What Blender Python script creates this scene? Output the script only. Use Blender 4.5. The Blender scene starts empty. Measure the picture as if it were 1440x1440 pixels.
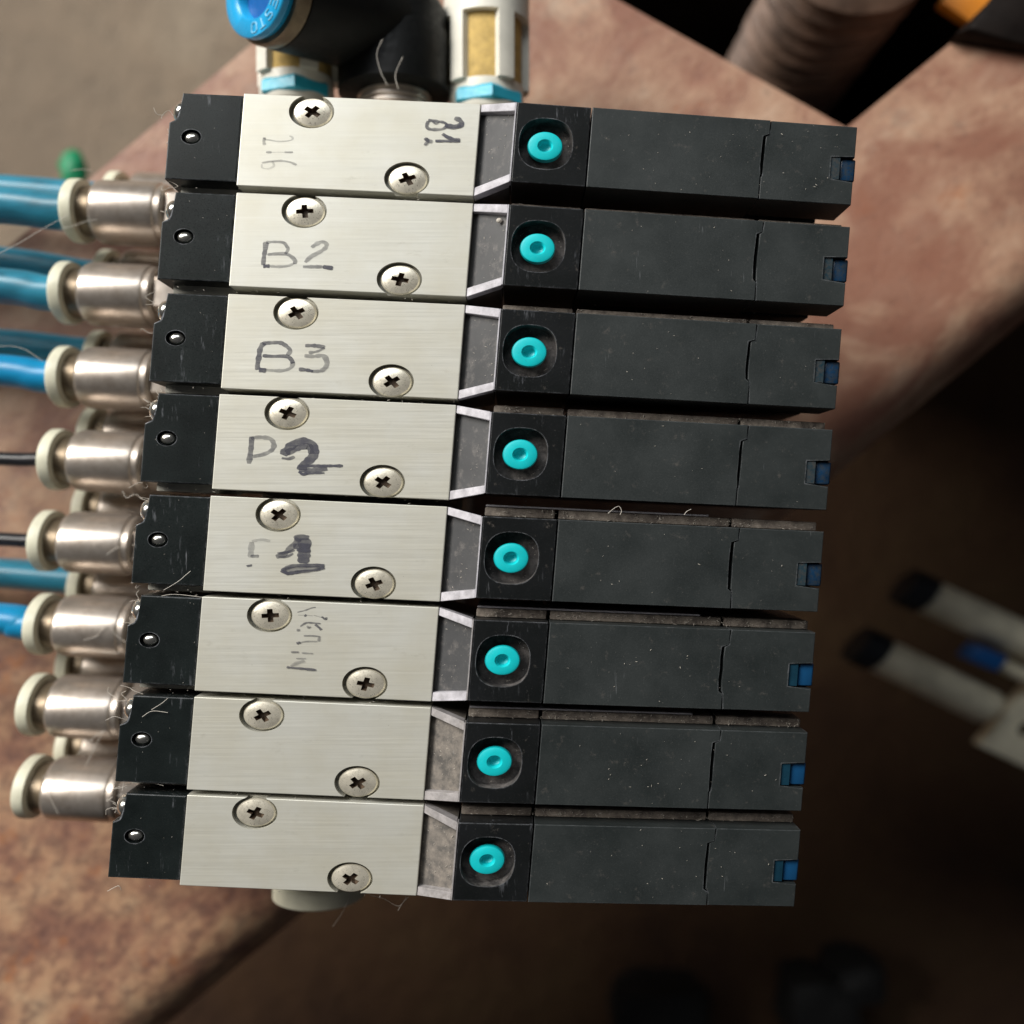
import bpy, bmesh, math, random
from mathutils import Vector, Matrix, noise
random.seed(7)
sc = bpy.context.scene
C = sc.collection

# ------------------------------------------------------------------ units
U = 1e-4            # one authoring unit = 0.1 mm
Q = 0.75            # the photographed things are this much flatter across the valves
H = 1500.0          # camera height over the valve tops, authoring units
TH = math.atan(0.061)

# ------------------------------------------------------------------ camera
cd = bpy.data.cameras.new('camera'); cam = bpy.data.objects.new('camera', cd); C.objects.link(cam)
cam.location = (0, 0, H * U)
cd.sensor_width = 36.0; cd.lens = 37.5
cd.clip_start = 0.005; cd.clip_end = 20.0
cd.dof.use_dof = True; cd.dof.focus_distance = (H - 5) * U
cd.dof.aperture_fstop = 11.5
sc.camera = cam

# ------------------------------------------------------------------ world, lamps, exposure
w = bpy.data.worlds.new('World'); sc.world = w; w.use_nodes = True
bg = w.node_tree.nodes['Background']
bg.inputs[0].default_value = (0.92, 0.93, 1.0, 1); bg.inputs[1].default_value = 0.04

def area(name, loc, target, sx, sy, power, col):
    l = bpy.data.lights.new(name, 'AREA'); l.shape = 'RECTANGLE'; l.size = sx; l.size_y = sy
    l.energy = power; l.color = col
    o = bpy.data.objects.new(name, l); C.objects.link(o); o.location = loc
    d = Vector(target) - Vector(loc); o.rotation_euler = d.to_track_quat('-Z', 'Y').to_euler()
    return o
area('window_light', (-0.74, 0.56, 0.66), (0.0, 0.0, -0.02), 0.62, 0.50, 21.2, (1.0, 0.96, 0.90))
area('overhead_fill', (-0.12, 0.40, 0.42), (0, 0, 0), 0.36, 0.26, 1.2, (0.92, 0.97, 1.0))  # added fill lamp with no source of its own in the scene

sc.view_settings.view_transform = 'Standard'; sc.view_settings.look = 'None'
sc.view_settings.exposure = 0.0; sc.view_settings.gamma = 1.0
sc.cycles.max_bounces = 8

# ------------------------------------------------------------------ material helpers
def mat(name):
    m = bpy.data.materials.new(name); m.use_nodes = True
    nt = m.node_tree; b = nt.nodes['Principled BSDF']
    return m, nt, b
def N(nt, t, **kw):
    n = nt.nodes.new(t)
    for k, v in kw.items():
        if k in n.inputs: n.inputs[k].default_value = v
        else: setattr(n, k, v)
    return n
def coords(nt, scale=(1, 1, 1), rnd=True, obj=True):
    """object coordinates in authoring units, shifted per object"""
    tc = N(nt, 'ShaderNodeTexCoord'); mp = N(nt, 'ShaderNodeMapping')
    mp.inputs['Scale'].default_value = (scale[0] / U, scale[1] / U, scale[2] / U)
    nt.links.new(tc.outputs['Object'], mp.inputs['Vector'])
    if rnd:
        oi = N(nt, 'ShaderNodeObjectInfo')
        mu = N(nt, 'ShaderNodeMath', operation='MULTIPLY'); mu.inputs[1].default_value = 371.0
        nt.links.new(oi.outputs['Random'], mu.inputs[0]); nt.links.new(mu.outputs[0], mp.inputs['Location'])
    return mp.outputs[0]
def noise_n(nt, vec, scale, detail=6, rough=0.6, dist=0.0):
    n = N(nt, 'ShaderNodeTexNoise'); n.inputs['Scale'].default_value = scale
    n.inputs['Detail'].default_value = detail; n.inputs['Roughness'].default_value = rough
    n.inputs['Distortion'].default_value = dist
    nt.links.new(vec, n.inputs['Vector']); return n.outputs['Fac']
def ramp(nt, fac, stops):
    r = N(nt, 'ShaderNodeValToRGB'); e = r.color_ramp.elements
    e[0].position, e[0].color = stops[0][0], (*stops[0][1], 1)
    e[1].position, e[1].color = stops[-1][0], (*stops[-1][1], 1)
    for p, c in stops[1:-1]:
        x = e.new(p); x.color = (*c, 1)
    nt.links.new(fac, r.inputs[0]); return r.outputs[0]
def g(v): return (v, v, v)
def mix(nt, fac, a, b, blend='MIX'):
    m = N(nt, 'ShaderNodeMix', data_type='RGBA', blend_type=blend)
    def put(s, v):
        if isinstance(v, (tuple, list)): s.default_value = (*v, 1) if len(v) == 3 else v
        elif isinstance(v, (int, float)): s.default_value = v
        else: nt.links.new(v, s)
    put(m.inputs[0], fac); put(m.inputs[6], a); put(m.inputs[7], b)
    return m.outputs[2]
def bump(nt, b, h, strength, dist):
    n = N(nt, 'ShaderNodeBump'); n.inputs['Strength'].default_value = strength
    n.inputs['Distance'].default_value = dist * U
    nt.links.new(h, n.inputs['Height']); nt.links.new(n.outputs[0], b.inputs['Normal'])

def m_plain(name, col, rough=0.4, metal=0.0, var=0.25, vs=0.03, bmp=0.0, spec=0.5, dust=None, dust_lo=0.6, dust_hi=0.75):
    m, nt, b = mat(name); v = coords(nt)
    f = noise_n(nt, v, vs, 5)
    c = mix(nt, ramp(nt, f, [(0.3, g(0)), (0.7, g(1))]), tuple(x * (1 - var) for x in col), tuple(min(1, x * (1 + var * .5)) for x in col))
    if dust:
        f2 = noise_n(nt, v, vs * 3.1, 9, 0.72)
        c = mix(nt, ramp(nt, f2, [(dust_lo, g(0)), (dust_hi, g(0.85))]), c, dust)
    nt.links.new(c, b.inputs['Base Color'])
    f3 = noise_n(nt, v, vs * 5, 4)
    r = ramp(nt, f3, [(0.3, g(max(0.02, rough * 0.8))), (0.7, g(min(1, rough * 1.25)))])
    nt.links.new(r, b.inputs['Roughness'])
    b.inputs['Metallic'].default_value = metal; b.inputs['Specular IOR Level'].default_value = spec
    if bmp: bump(nt, b, noise_n(nt, v, 0.35, 4, .6), bmp, 1.2)
    return m

def m_silver():
    m, nt, b = mat('brushed_aluminium')
    v = coords(nt); vb = coords(nt, (0.012, 1, 1))
    f = noise_n(nt, v, 0.011, 5); br = noise_n(nt, vb, 0.55, 5, 0.75); br2 = noise_n(nt, vb, 0.16, 3, .6)
    c = mix(nt, ramp(nt, f, [(0.3, g(0)), (0.7, g(1))]), (0.555, 0.535, 0.450), (0.605, 0.602, 0.548))
    c = mix(nt, ramp(nt, br, [(0.35, g(0.12)), (0.62, g(0))]), c, (0.34, 0.34, 0.31))
    c = mix(nt, ramp(nt, br2, [(0.60, g(0.0)), (0.8, g(0.25))]), c, (0.75, 0.75, 0.72))
    st = noise_n(nt, coords(nt, (0.4, 1, 1)), 0.05, 8, .7)
    c = mix(nt, ramp(nt, st, [(0.62, g(0.0)), (0.78, g(0.38))]), c, (0.30, 0.28, 0.22))
    sp = noise_n(nt, v, 0.23, 2, .5)
    c = mix(nt, ramp(nt, sp, [(0.80, g(0.0)), (0.83, g(0.7))]), c, (0.12, 0.11, 0.09))
    nt.links.new(c, b.inputs['Base Color'])
    nt.links.new(ramp(nt, br, [(0.3, g(0.36)), (0.7, g(0.55))]), b.inputs['Roughness'])
    b.inputs['Metallic'].default_value = 0.35
    bump(nt, b, br, 0.12, 0.5)
    return m

def edge_wear(nt, v, c, col, amount, radius=2.2):
    bv = N(nt, 'ShaderNodeBevel', samples=4); bv.inputs['Radius'].default_value = radius * U
    ge = N(nt, 'ShaderNodeNewGeometry'); dt = N(nt, 'ShaderNodeVectorMath', operation='DOT_PRODUCT')
    nt.links.new(bv.outputs[0], dt.inputs[0]); nt.links.new(ge.outputs['Normal'], dt.inputs[1])
    e = ramp(nt, dt.outputs['Value'], [(0.80, g(1)), (0.985, g(0))])
    n = ramp(nt, noise_n(nt, v, 0.09, 5, .7), [(0.42, g(0.12)), (0.62, g(1))])
    m = mix(nt, 1.0, e, n, 'MULTIPLY')
    m = mix(nt, 1.0, m, g(amount), 'MULTIPLY')
    return mix(nt, m, c, col)
def scuffs(nt, v, c):
    a = noise_n(nt, coords(nt, (1, .16, 1)), 0.16, 4, .7); b_ = noise_n(nt, v, 0.017, 3, .6)
    k = mix(nt, 1.0, ramp(nt, a, [(0.58, g(0)), (0.70, g(0.55))]), ramp(nt, b_, [(0.52, g(0)), (0.66, g(1))]), 'MULTIPLY')
    return mix(nt, k, c, (0.20, 0.21, 0.23))
def m_black(name, base, rough, dusty=0.0, sheen=(0.09, 0.1, 0.1), scratch=0.5, dustcol=(0.17, 0.15, 0.13), wear=0.5, spec=0.5):
    m, nt, b = mat(name); v = coords(nt); b.inputs['Specular IOR Level'].default_value = spec
    f = noise_n(nt, v, 0.012, 6, .6)
    c = mix(nt, ramp(nt, f, [(0.32, g(0)), (0.70, g(1))]), base, sheen)
    gr = noise_n(nt, v, 0.5, 6, .8)
    c = mix(nt, ramp(nt, gr, [(0.60, g(0)), (0.80, g(0.35))]), c, (0.22, 0.22, 0.22))
    vs = N(nt, 'ShaderNodeTexVoronoi', feature='DISTANCE_TO_EDGE'); vs.inputs['Scale'].default_value = 0.012
    dn = noise_n(nt, v, 0.02, 3)
    wv = N(nt, 'ShaderNodeVectorMath', operation='MULTIPLY_ADD')
    nt.links.new(v, wv.inputs[0]); wv.inputs[1].default_value = (1, 1, 1)
    nt.links.new(dn, wv.inputs[2]); nt.links.new(wv.outputs[0], vs.inputs['Vector'])
    if dusty > 0:
        d = noise_n(nt, v, 0.055, 9, .75)
        c = mix(nt, ramp(nt, d, [(0.62 - 0.22 * dusty, g(0)), (0.82 - 0.12 * dusty, g(0.95))]), c, dustcol)
        d2 = noise_n(nt, v, 0.42, 3, .6)
        c = mix(nt, ramp(nt, d2, [(0.70, g(0)), (0.76, g(0.5 * min(1, dusty + .3)))]), c, (0.45, 0.42, 0.38))
    if scratch:
        sl = noise_n(nt, coords(nt, (1, 0.06, 1)), 0.30, 3, .6)
        k = mix(nt, ramp(nt, noise_n(nt, v, 0.02, 2), [(0.55, g(0)), (0.65, g(1))]), g(0), ramp(nt, sl, [(0.68, g(0)), (0.74, g(scratch))]))
        c = mix(nt, k, c, (0.30, 0.31, 0.33))
    if wear > .6: c = scuffs(nt, v, c)
    if wear: c = edge_wear(nt, v, c, (0.34, 0.35, 0.38), wear)
    nt.links.new(c, b.inputs['Base Color'])
    nt.links.new(ramp(nt, gr, [(0.3, g(rough * .85)), (0.75, g(min(1, rough * 1.5)))]), b.inputs['Roughness'])
    bump(nt, b, gr, 0.22, 0.7)
    if name.startswith('collar') or name.startswith('dusty_collar'):
        b.inputs['Coat Weight'].default_value = 0.6; b.inputs['Coat Roughness'].default_value = 0.2
    return m

def m_rust():
    m, nt, b = mat('rusty_steel')
    v = coords(nt, rnd=False)
    rt = N(nt, 'ShaderNodeVectorRotate', rotation_type='Z_AXIS'); rt.inputs['Angle'].default_value = math.radians(-40); nt.links.new(v, rt.inputs['Vector'])
    st = N(nt, 'ShaderNodeMapping'); st.inputs['Scale'].default_value = (0.8, 1, 1); nt.links.new(rt.outputs[0], st.inputs['Vector']); v = st.outputs[0]
    a = noise_n(nt, v, 0.0030, 8, .62, 0.2); f = noise_n(nt, v, 0.0080, 12, .66, 0.0); d = noise_n(nt, v, 0.05, 8, .7)
    c = ramp(nt, f, [(0.22, (0.17, 0.075, 0.058)), (0.38, (0.35, 0.175, 0.115)), (0.52, (0.49, 0.305, 0.205)), (0.66, (0.58, 0.415, 0.30)), (0.82, (0.65, 0.52, 0.40))])
    c = mix(nt, ramp(nt, a, [(0.40, g(0)), (0.66, g(0.65))]), c, ramp(nt, f, [(0.30, (0.20, 0.095, 0.065)), (0.55, (0.36, 0.20, 0.13)), (0.80, (0.48, 0.31, 0.21))]))
    o = noise_n(nt, v, 0.0075, 6, .6, 0.6)
    c = mix(nt, ramp(nt, o, [(0.63, g(0)), (0.72, g(0.7))]), c, (0.42, 0.15, 0.055))
    p = noise_n(nt, v, 0.006, 5, .6, 0.2)
    c = mix(nt, ramp(nt, p, [(0.60, g(0)), (0.72, g(0.6))]), c, (0.24, 0.22, 0.18))
    c = mix(nt, ramp(nt, noise_n(nt, v, 0.0042, 7, .55, .8), [(0.50, g(0)), (0.60, g(0.8))]), c, (0.27, 0.115, 0.075))
    c = mix(nt, ramp(nt, d, [(0.36, g(0.22)), (0.46, g(0))]), c, (0.07, 0.04, 0.035))
    c = mix(nt, ramp(nt, d, [(0.66, g(0)), (0.78, g(0.5))]), c, (0.60, 0.50, 0.42))
    # darker, grittier colour towards the lower end of the plate
    tc = N(nt, 'ShaderNodeTexCoord'); vd = N(nt, 'ShaderNodeVectorMath', operation='DISTANCE'); nt.links.new(tc.outputs['Object'], vd.inputs[0])
    vd.inputs[1].default_value = (-700 * U, -1250 * Q * U, 0)
    ad = N(nt, 'ShaderNodeMath', operation='MULTIPLY_ADD'); nt.links.new(f, ad.inputs[0]); ad.inputs[1].default_value = 900 * U; nt.links.new(vd.outputs['Value'], ad.inputs[2])
    sc_ = N(nt, 'ShaderNodeMath', operation='MULTIPLY'); nt.links.new(ad.outputs[0], sc_.inputs[0]); sc_.inputs[1].default_value = 1 / (2000 * U)
    dark_end = ramp(nt, f, [(0.26, (0.13, 0.065, 0.055)), (0.42, (0.29, 0.145, 0.095)), (0.54, (0.44, 0.26, 0.155)), (0.68, (0.50, 0.35, 0.22)), (0.8, (0.40, 0.35, 0.25))])
    dark_end = mix(nt, ramp(nt, noise_n(nt, v, 0.03, 9, .75), [(0.40, g(0.6)), (0.55, g(0))]), dark_end, (0.10, 0.05, 0.045))
    dark_end = mix(nt, ramp(nt, noise_n(nt, v, 0.011, 7, .7), [(0.60, g(0)), (0.68, g(0.7))]), dark_end, (0.38, 0.15, 0.06))
    c = mix(nt, ramp(nt, sc_.outputs[0], [(0.50, g(1)), (1.0, g(0))]), c, dark_end)
    nt.links.new(c, b.inputs['Base Color'])
    b.inputs['Roughness'].default_value = 0.5; b.inputs['Specular IOR Level'].default_value = 0.45
    b.inputs['Diffuse Roughness'].default_value = 0.5
    h = mix(nt, 0.25, f, d); bump(nt, b, h, 0.6, 10)
    return m

def m_ground():
    m, nt, b = mat('dusty_earth')
    v = coords(nt, rnd=False)
    f = noise_n(nt, v, 0.0012, 8, .6, 0.3); d = noise_n(nt, v, 0.012, 7, .7)
    c = ramp(nt, f, [(0.32, (0.085, 0.045, 0.022)), (0.5, (0.20, 0.135, 0.085)), (0.68, (0.32, 0.26, 0.19))])
    c = mix(nt, ramp(nt, d, [(0.35, g(0.6)), (0.6, g(0))]), c, (0.04, 0.022, 0.012))
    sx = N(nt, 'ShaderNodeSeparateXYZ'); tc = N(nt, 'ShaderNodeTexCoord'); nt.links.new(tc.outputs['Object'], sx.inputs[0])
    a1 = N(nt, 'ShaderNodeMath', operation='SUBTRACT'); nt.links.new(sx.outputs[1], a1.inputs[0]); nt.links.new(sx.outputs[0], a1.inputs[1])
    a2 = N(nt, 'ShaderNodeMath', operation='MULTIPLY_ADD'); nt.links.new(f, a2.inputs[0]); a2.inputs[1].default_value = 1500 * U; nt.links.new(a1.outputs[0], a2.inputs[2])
    shaded_soil = ramp(nt, f, [(0.3, (0.030, 0.012, 0.006)), (0.5, (0.075, 0.036, 0.015)), (0.7, (0.10, 0.058, 0.024))])  # dark soil, with the lower-right shade painted into its colour
    c = mix(nt, ramp(nt, a2.outputs[0], [(0.10, g(0)), (0.30, g(1))]), shaded_soil, mix(nt, 0.5, c, (0.36, 0.30, 0.23)))
    nt.links.new(c, b.inputs['Base Color']); b.inputs['Roughness'].default_value = 0.95
    bump(nt, b, d, 0.7, 60)
    return m

def m_tube(name, col, dirt):
    m, nt, b = mat(name); v = coords(nt, (0.25, 1, 1))
    f = noise_n(nt, v, 0.03, 8, .7)
    c = mix(nt, ramp(nt, f, [(0.48, g(0)), (0.72, g(0.8))]), col, dirt)
    nt.links.new(c, b.inputs['Base Color']); b.inputs['Roughness'].default_value = 0.33
    b.inputs['Subsurface Weight'].default_value = 0.15; b.inputs['Subsurface Scale'].default_value = 20 * U
    b.inputs['Subsurface Radius'].default_value = (0.4, 0.7, 1.0)
    return m

def m_nickel():
    m, nt, b = mat('nickel_plate'); v = coords(nt)
    f = noise_n(nt, v, 0.04, 8, .7)
    c = mix(nt, ramp(nt, f, [(0.45, g(0)), (0.72, g(0.6))]), (0.60, 0.53, 0.465), (0.36, 0.285, 0.22))
    nt.links.new(c, b.inputs['Base Color']); b.inputs['Metallic'].default_value = 0.82
    ff = noise_n(nt, coords(nt, (1, .2, .2)), 0.5, 5, .7)
    nt.links.new(ramp(nt, ff, [(0.3, g(0.28)), (0.7, g(0.44))]), b.inputs['Roughness'])
    bump(nt, b, ff, 0.12, 0.6)
    return m

def m_marker():
    m, nt, b = mat('marker_ink'); v = coords(nt, (0.04, 1, 1))
    f = noise_n(nt, v, 0.35, 4, .75); f2 = noise_n(nt, coords(nt), 0.08, 3)
    b.inputs['Base Color'].default_value = (0.055, 0.055, 0.075, 1); b.inputs['Roughness'].default_value = 0.5
    s = mix(nt, 0.5, f, f2)
    al = N(nt, 'ShaderNodeAttribute', attribute_name='ink')
    a = ramp(nt, s, [(0.38, g(1.0)), (0.64, g(0.55))])
    mu = N(nt, 'ShaderNodeMath', operation='MULTIPLY'); nt.links.new(a, mu.inputs[0]); nt.links.new(al.outputs['Fac'], mu.inputs[1])
    nt.links.new(mu.outputs[0], b.inputs['Alpha'])
    return m

def m_blue_lens():
    m, nt, b = mat('blue_lens')
    b.inputs['Base Color'].default_value = (0.010, 0.085, 0.22, 1); b.inputs['Roughness'].default_value = 0.12
    b.inputs['Transmission Weight'].default_value = 0.35
    return m

M = dict(
    silver=m_silver(),
    cream_metal=m_plain('cast_aluminium', (0.50, 0.48, 0.42), 0.5, 0.3, 0.3, 0.03, 0.1),
    cap=m_black('end_cap_plastic', (0.005, 0.007, 0.007), 0.27, 0.0, (0.012, 0.016, 0.016), 0.7, wear=0.8, spec=0.22),
    pilot=m_black('pilot_plastic', (0.005, 0.006, 0.006), 0.32, 0.05, (0.010, 0.011, 0.012), 0.4, wear=0.7, spec=0.25),
    coil=m_black('coil_plastic', (0.011, 0.015, 0.015), 0.46, 0.14, (0.028, 0.033, 0.033), 0.25, (0.10, 0.09, 0.08), wear=0.3),
    ledge=m_black('dusty_ledge_plastic', (0.05, 0.042, 0.037), 0.8, 1.0, (0.16, 0.13, 0.11), 0.0, (0.36, 0.31, 0.26), wear=0),
    bore=m_black('dusty_bore_plastic', (0.015, 0.015, 0.015), 0.5, 0.9, (0.06, 0.055, 0.055), 0.0, (0.22, 0.20, 0.19), wear=0),
    collar=m_black('collar_plastic', (0.035, 0.036, 0.038), 0.45, 0.45, (0.06, 0.06, 0.062), 0.6, (0.17, 0.155, 0.145), wear=0.3),
    rim=m_plain('pale_plastic', (0.50, 0.485, 0.52), 0.35, 0.0, 0.35, 0.06, 0.1, dust=(0.22, 0.20, 0.19), dust_lo=.56, dust_hi=.78),  # pale lilac-grey colour of collar rims, lips and gasket edges
    collar_dusty=m_black('dusty_collar_plastic', (0.06, 0.055, 0.05), 0.6, 1.0, (0.12, 0.11, 0.10), 0.6, (0.26, 0.225, 0.19), wear=0.3),
    rim_grey=m_plain('grey_plastic', (0.33, 0.31, 0.31), 0.45, 0.0, 0.35, 0.06, 0.1, dust=(0.18, 0.165, 0.15), dust_lo=.50, dust_hi=.72),  # greyer rim colour for the lower rows
    nickel=m_nickel(), spacer=m_plain('spacer_plastic', (0.42, 0.41, 0.36), 0.5, 0, .2, .05),
    brass=m_plain('dull_brass', (0.17, 0.13, 0.085), 0.4, 0.6, 0.3, 0.04),
    shade_black=m_plain('painted_shade', (0.010, 0.007, 0.006), 0.6, 0, 0.4, 0.01, spec=0.1),  # near-black that paints shade, for the notch walls and the corner slab
    screw=m_plain('screw_nickel', (0.74, 0.69, 0.57), 0.30, 0.55, 0.25, 0.05, 0.08, dust=(0.30, 0.24, 0.17), dust_lo=.58, dust_hi=.8),
    recess=m_plain('screw_socket', (0.13, 0.09, 0.06), 0.45, 0.3, 0.4, 0.2),
    pin=m_plain('steel_pin', (0.70, 0.68, 0.62), 0.2, 0.95, 0.2, 0.1),
    teal=m_plain('teal_plastic', (0.004, 0.54, 0.58), 0.42, 0, 0.10, 0.05, 0.05, dust=(0.01, .26, .28), dust_lo=.60, dust_hi=.85),
    cream=m_plain('cream_plastic', (0.70, 0.68, 0.53), 0.45, 0, 0.15, 0.03, 0.03, dust=(0.34, 0.31, 0.2), dust_lo=.64, dust_hi=.8),
    lens=m_blue_lens(), lens_dim=m_plain('grimy_blue_lens', (0.005, 0.032, 0.08), 0.3, 0, .4, .05, dust=(.035, .04, .04), dust_lo=.42, dust_hi=.66), lens_dusty=m_plain('grimy_dark_lens', (0.012, 0.035, 0.05), 0.4, 0, .3, .05, dust=(.05, .05, .048), dust_lo=.4, dust_hi=.6), lens_dark=m_plain('dark_lens', (0.006, 0.035, 0.06), 0.3, 0, .3, .05),
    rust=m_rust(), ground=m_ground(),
    tube_teal=m_tube('teal_tube', (0.030, 0.21, 0.31), (0.02, 0.06, 0.08)),
    tube_blue=m_tube('blue_tube', (0.008, 0.23, 0.46), (0.01, 0.12, 0.22)),
    tube_black=m_tube('black_tube', (0.012, 0.012, 0.014), (0.03, 0.03, 0.035)),
    elbow=m_plain('black_nylon', (0.004, 0.0045, 0.0045), 0.5, 0, 0.3, 0.02, 0.1, spec=0.2),
    blue_ring=m_plain('blue_plastic', (0.015, 0.34, 0.66), 0.3, 0, 0.1, 0.02),
    blue_dark=m_plain('deep_blue_plastic', (0.005, 0.10, 0.34), 0.4, 0, 0.1, 0.02),
    pale_blue=m_plain('pale_blue_plastic', (0.22, 0.58, 0.80), 0.35, 0, 0.05, 0.02),
    hex=m_plain('hex_blue_plastic', (0.03, 0.42, 0.58), 0.4, 0, 0.15, 0.04, 0.05, dust=(0.2, .2, .18), dust_lo=.66, dust_hi=.85),
    cage=m_plain('white_plastic', (0.68, 0.66, 0.58), 0.45, 0, 0.12, 0.02),
    felt=m_plain('amber_felt', (0.52, 0.36, 0.12), 0.9, 0, 0.3, 0.05, 0.3),
    marker=m_marker(),
    oldsteel=m_plain('worn_steel', (0.115, 0.070, 0.048), 0.45, 0.3, 0.6, 0.01, 0.4),
    orange=m_plain('orange_paint', (0.75, 0.27, 0.02), 0.5, 0, 0.1, 0.01),
    rubber=m_plain('dark_rubber', (0.008, 0.008, 0.008), 0.7, 0, 0.2, 0.01),
    navy=m_plain('navy_plastic', (0.002, 0.004, 0.009), 0.6, 0, 0.2, 0.01),
    old_white=m_plain('aged_white_plastic', (0.80, 0.73, 0.55), 0.5, 0.0, 0.35, 0.01),
    green=m_plain('green_plastic', (0.0, 0.22, 0.09), 0.5, 0, 0.1, 0.01),
    flake=m_plain('pale_dust', (0.50, 0.46, 0.40), 0.8, 0, 0.5, 0.5),
    fibre=m_plain('pale_fibre', (0.62, 0.57, 0.50), 0.5, 0, 0.2, 0.05),
)

# ------------------------------------------------------------------ geometry helpers (authoring units)
ROT = Matrix.Rotation(-TH, 4, 'Z')
def P(px, py, z=0.0):
    """point at height z seen at picture position px, py (photograph is 1440 wide)"""
    k = (H - z) / H
    return Vector(((px - 720) * k, (720 - py) / Q * k, z))

def box(bm, x0, x1, y0, y1, z0, z1, bev=0.0, seg=2):
    r = bmesh.ops.create_cube(bm, size=1.0)
    vs = r['verts']
    for v in vs:
        v.co = Vector((x0 + (v.co.x + .5) * (x1 - x0), y0 + (v.co.y + .5) * (y1 - y0), z0 + (v.co.z + .5) * (z1 - z0)))
    if bev:
        es = list({e for v in vs for e in v.link_edges})
        bmesh.ops.bevel(bm, geom=es, offset=bev, segments=seg, profile=0.5, affect='EDGES')
    return bm
def prism(bm, poly, z0, z1, bev=0.0, seg=2, only_top=True):
    """poly: ccw list of (x, y)"""
    lo = [bm.verts.new((x, y, z0)) for x, y in poly]; hi = [bm.verts.new((x, y, z1)) for x, y in poly]
    n = len(poly)
    bm.faces.new(list(reversed(lo))); top = bm.faces.new(hi)
    for i in range(n):
        bm.faces.new((lo[i], lo[(i + 1) % n], hi[(i + 1) % n], hi[i]))
    if bev:
        es = list(top.edges)
        bmesh.ops.bevel(bm, geom=es, offset=bev, segments=seg, profile=0.5, affect='EDGES')
    return bm
def frame(p, d):
    d = Vector(d).normalized(); q = d.to_track_quat('Z', 'Y')
    return Matrix.Translation(Vector(p)) @ q.to_matrix().to_4x4()
def lathe(bm, prof, mtx, segs=40, cap0=True, cap1=True):
    """prof: list of (r, h) along local z"""
    rings = []
    for r, h in prof:
        rings.append([bm.verts.new(mtx @ Vector((r * math.cos(2 * math.pi * i / segs), r * math.sin(2 * math.pi * i / segs), h))) for i in range(segs)])
    for a, b in zip(rings[:-1], rings[1:]):
        for i in range(segs):
            j = (i + 1) % segs
            bm.faces.new((a[i], a[j], b[j], b[i]))
    if cap0: bm.faces.new(list(reversed(rings[0])))
    if cap1: bm.faces.new(rings[-1])
    return bm
def tube(bm, pts, r, segs=12, r1=None):
    rings = []; n = len(pts)
    for i, p in enumerate(pts):
        d = (Vector(pts[min(i + 1, n - 1)]) - Vector(pts[max(i - 1, 0)])).normalized()
        up = Vector((0, 0, 1)) if abs(d.z) < .9 else Vector((0, 1, 0))
        a = d.cross(up).normalized(); b = d.cross(a)
        rr = r if r1 is None else r + (r1 - r) * i / (n - 1)
        rings.append([bm.verts.new(Vector(p) + (a * math.cos(2 * math.pi * k / segs) + b * math.sin(2 * math.pi * k / segs)) * rr) for k in range(segs)])
    for a, b in zip(rings[:-1], rings[1:]):
        for k in range(segs):
            j = (k + 1) % segs
            bm.faces.new((a[k], a[j], b[j], b[k]))
    bm.faces.new(list(reversed(rings[0]))); bm.faces.new(rings[-1])
    return bm
def spline(ctrl, n=24):
    pts = []; c = [Vector(p) for p in ctrl]; c = [c[0] * 2 - c[1]] + c + [c[-1] * 2 - c[-2]]
    for i in range(1, len(c) - 2):
        for k in range(n):
            t = k / n
            pts.append(0.5 * ((2 * c[i]) + (c[i + 1] - c[i - 1]) * t + (2 * c[i - 1] - 5 * c[i] + 4 * c[i + 1] - c[i + 2]) * t * t + (3 * c[i] - c[i - 1] - 3 * c[i + 1] + c[i + 2]) * t ** 3))
    pts.append(c[-2]); return pts
def new(): return bmesh.new()
def boolean(bm, cutters):
    def tmp(b):
        bmesh.ops.recalc_face_normals(b, faces=b.faces)
        me = bpy.data.meshes.new('t'); b.to_mesh(me); o = bpy.data.objects.new('t', me); C.objects.link(o); return o
    base = tmp(bm); cs = [tmp(c) for c in cutters]
    for c in cs:
        md = base.modifiers.new('b', 'BOOLEAN'); md.operation = 'DIFFERENCE'; md.object = c; md.solver = 'EXACT'
    dg = bpy.context.evaluated_depsgraph_get(); me = bpy.data.meshes.new_from_object(base.evaluated_get(dg))
    out = bmesh.new(); out.from_mesh(me)
    for o in [base] + cs:
        d = o.data; bpy.data.objects.remove(o); bpy.data.meshes.remove(d)
    bpy.data.meshes.remove(me)
    bmesh.ops.remove_doubles(out, verts=out.verts, dist=0.01)
    return out
def to_world(v): return Vector((v.x * U, v.y * Q * U, v.z * U))
def finish(bm, name, m, origin=(0, 0, 0), local=False, sharp=32, fix=True):
    """local=True: coordinates are u to the right, y up in the valve's own frame, turned into place by ROT"""
    o3 = Vector(origin)
    for v in bm.verts:
        c = (ROT @ v.co) if local else (v.co - o3)
        v.co = Vector((c.x, c.y * Q, c.z)) * U
    if fix: bmesh.ops.recalc_face_normals(bm, faces=bm.faces)
    for f in bm.faces: f.smooth = True
    s = math.radians(sharp)
    for e in bm.edges:
        if len(e.link_faces) == 2 and e.calc_face_angle(0) > s: e.smooth = False
    me = bpy.data.meshes.new(name); bm.to_mesh(me); bm.free()
    me.materials.append(m)
    return me
def put(name, me, parent=None, loc=None):
    o = bpy.data.objects.new(name, me); C.objects.link(o)
    if parent: o.parent = parent
    if loc is not None: o.location = to_world(Vector(loc))
    return o
def empty(name, loc, label, cat, group=None):
    o = bpy.data.objects.new(name, None); C.objects.link(o); o.location = to_world(Vector(loc))
    o.empty_display_size = 0.005
    o['label'] = label; o['category'] = cat
    if group: o['group'] = group
    return o
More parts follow.
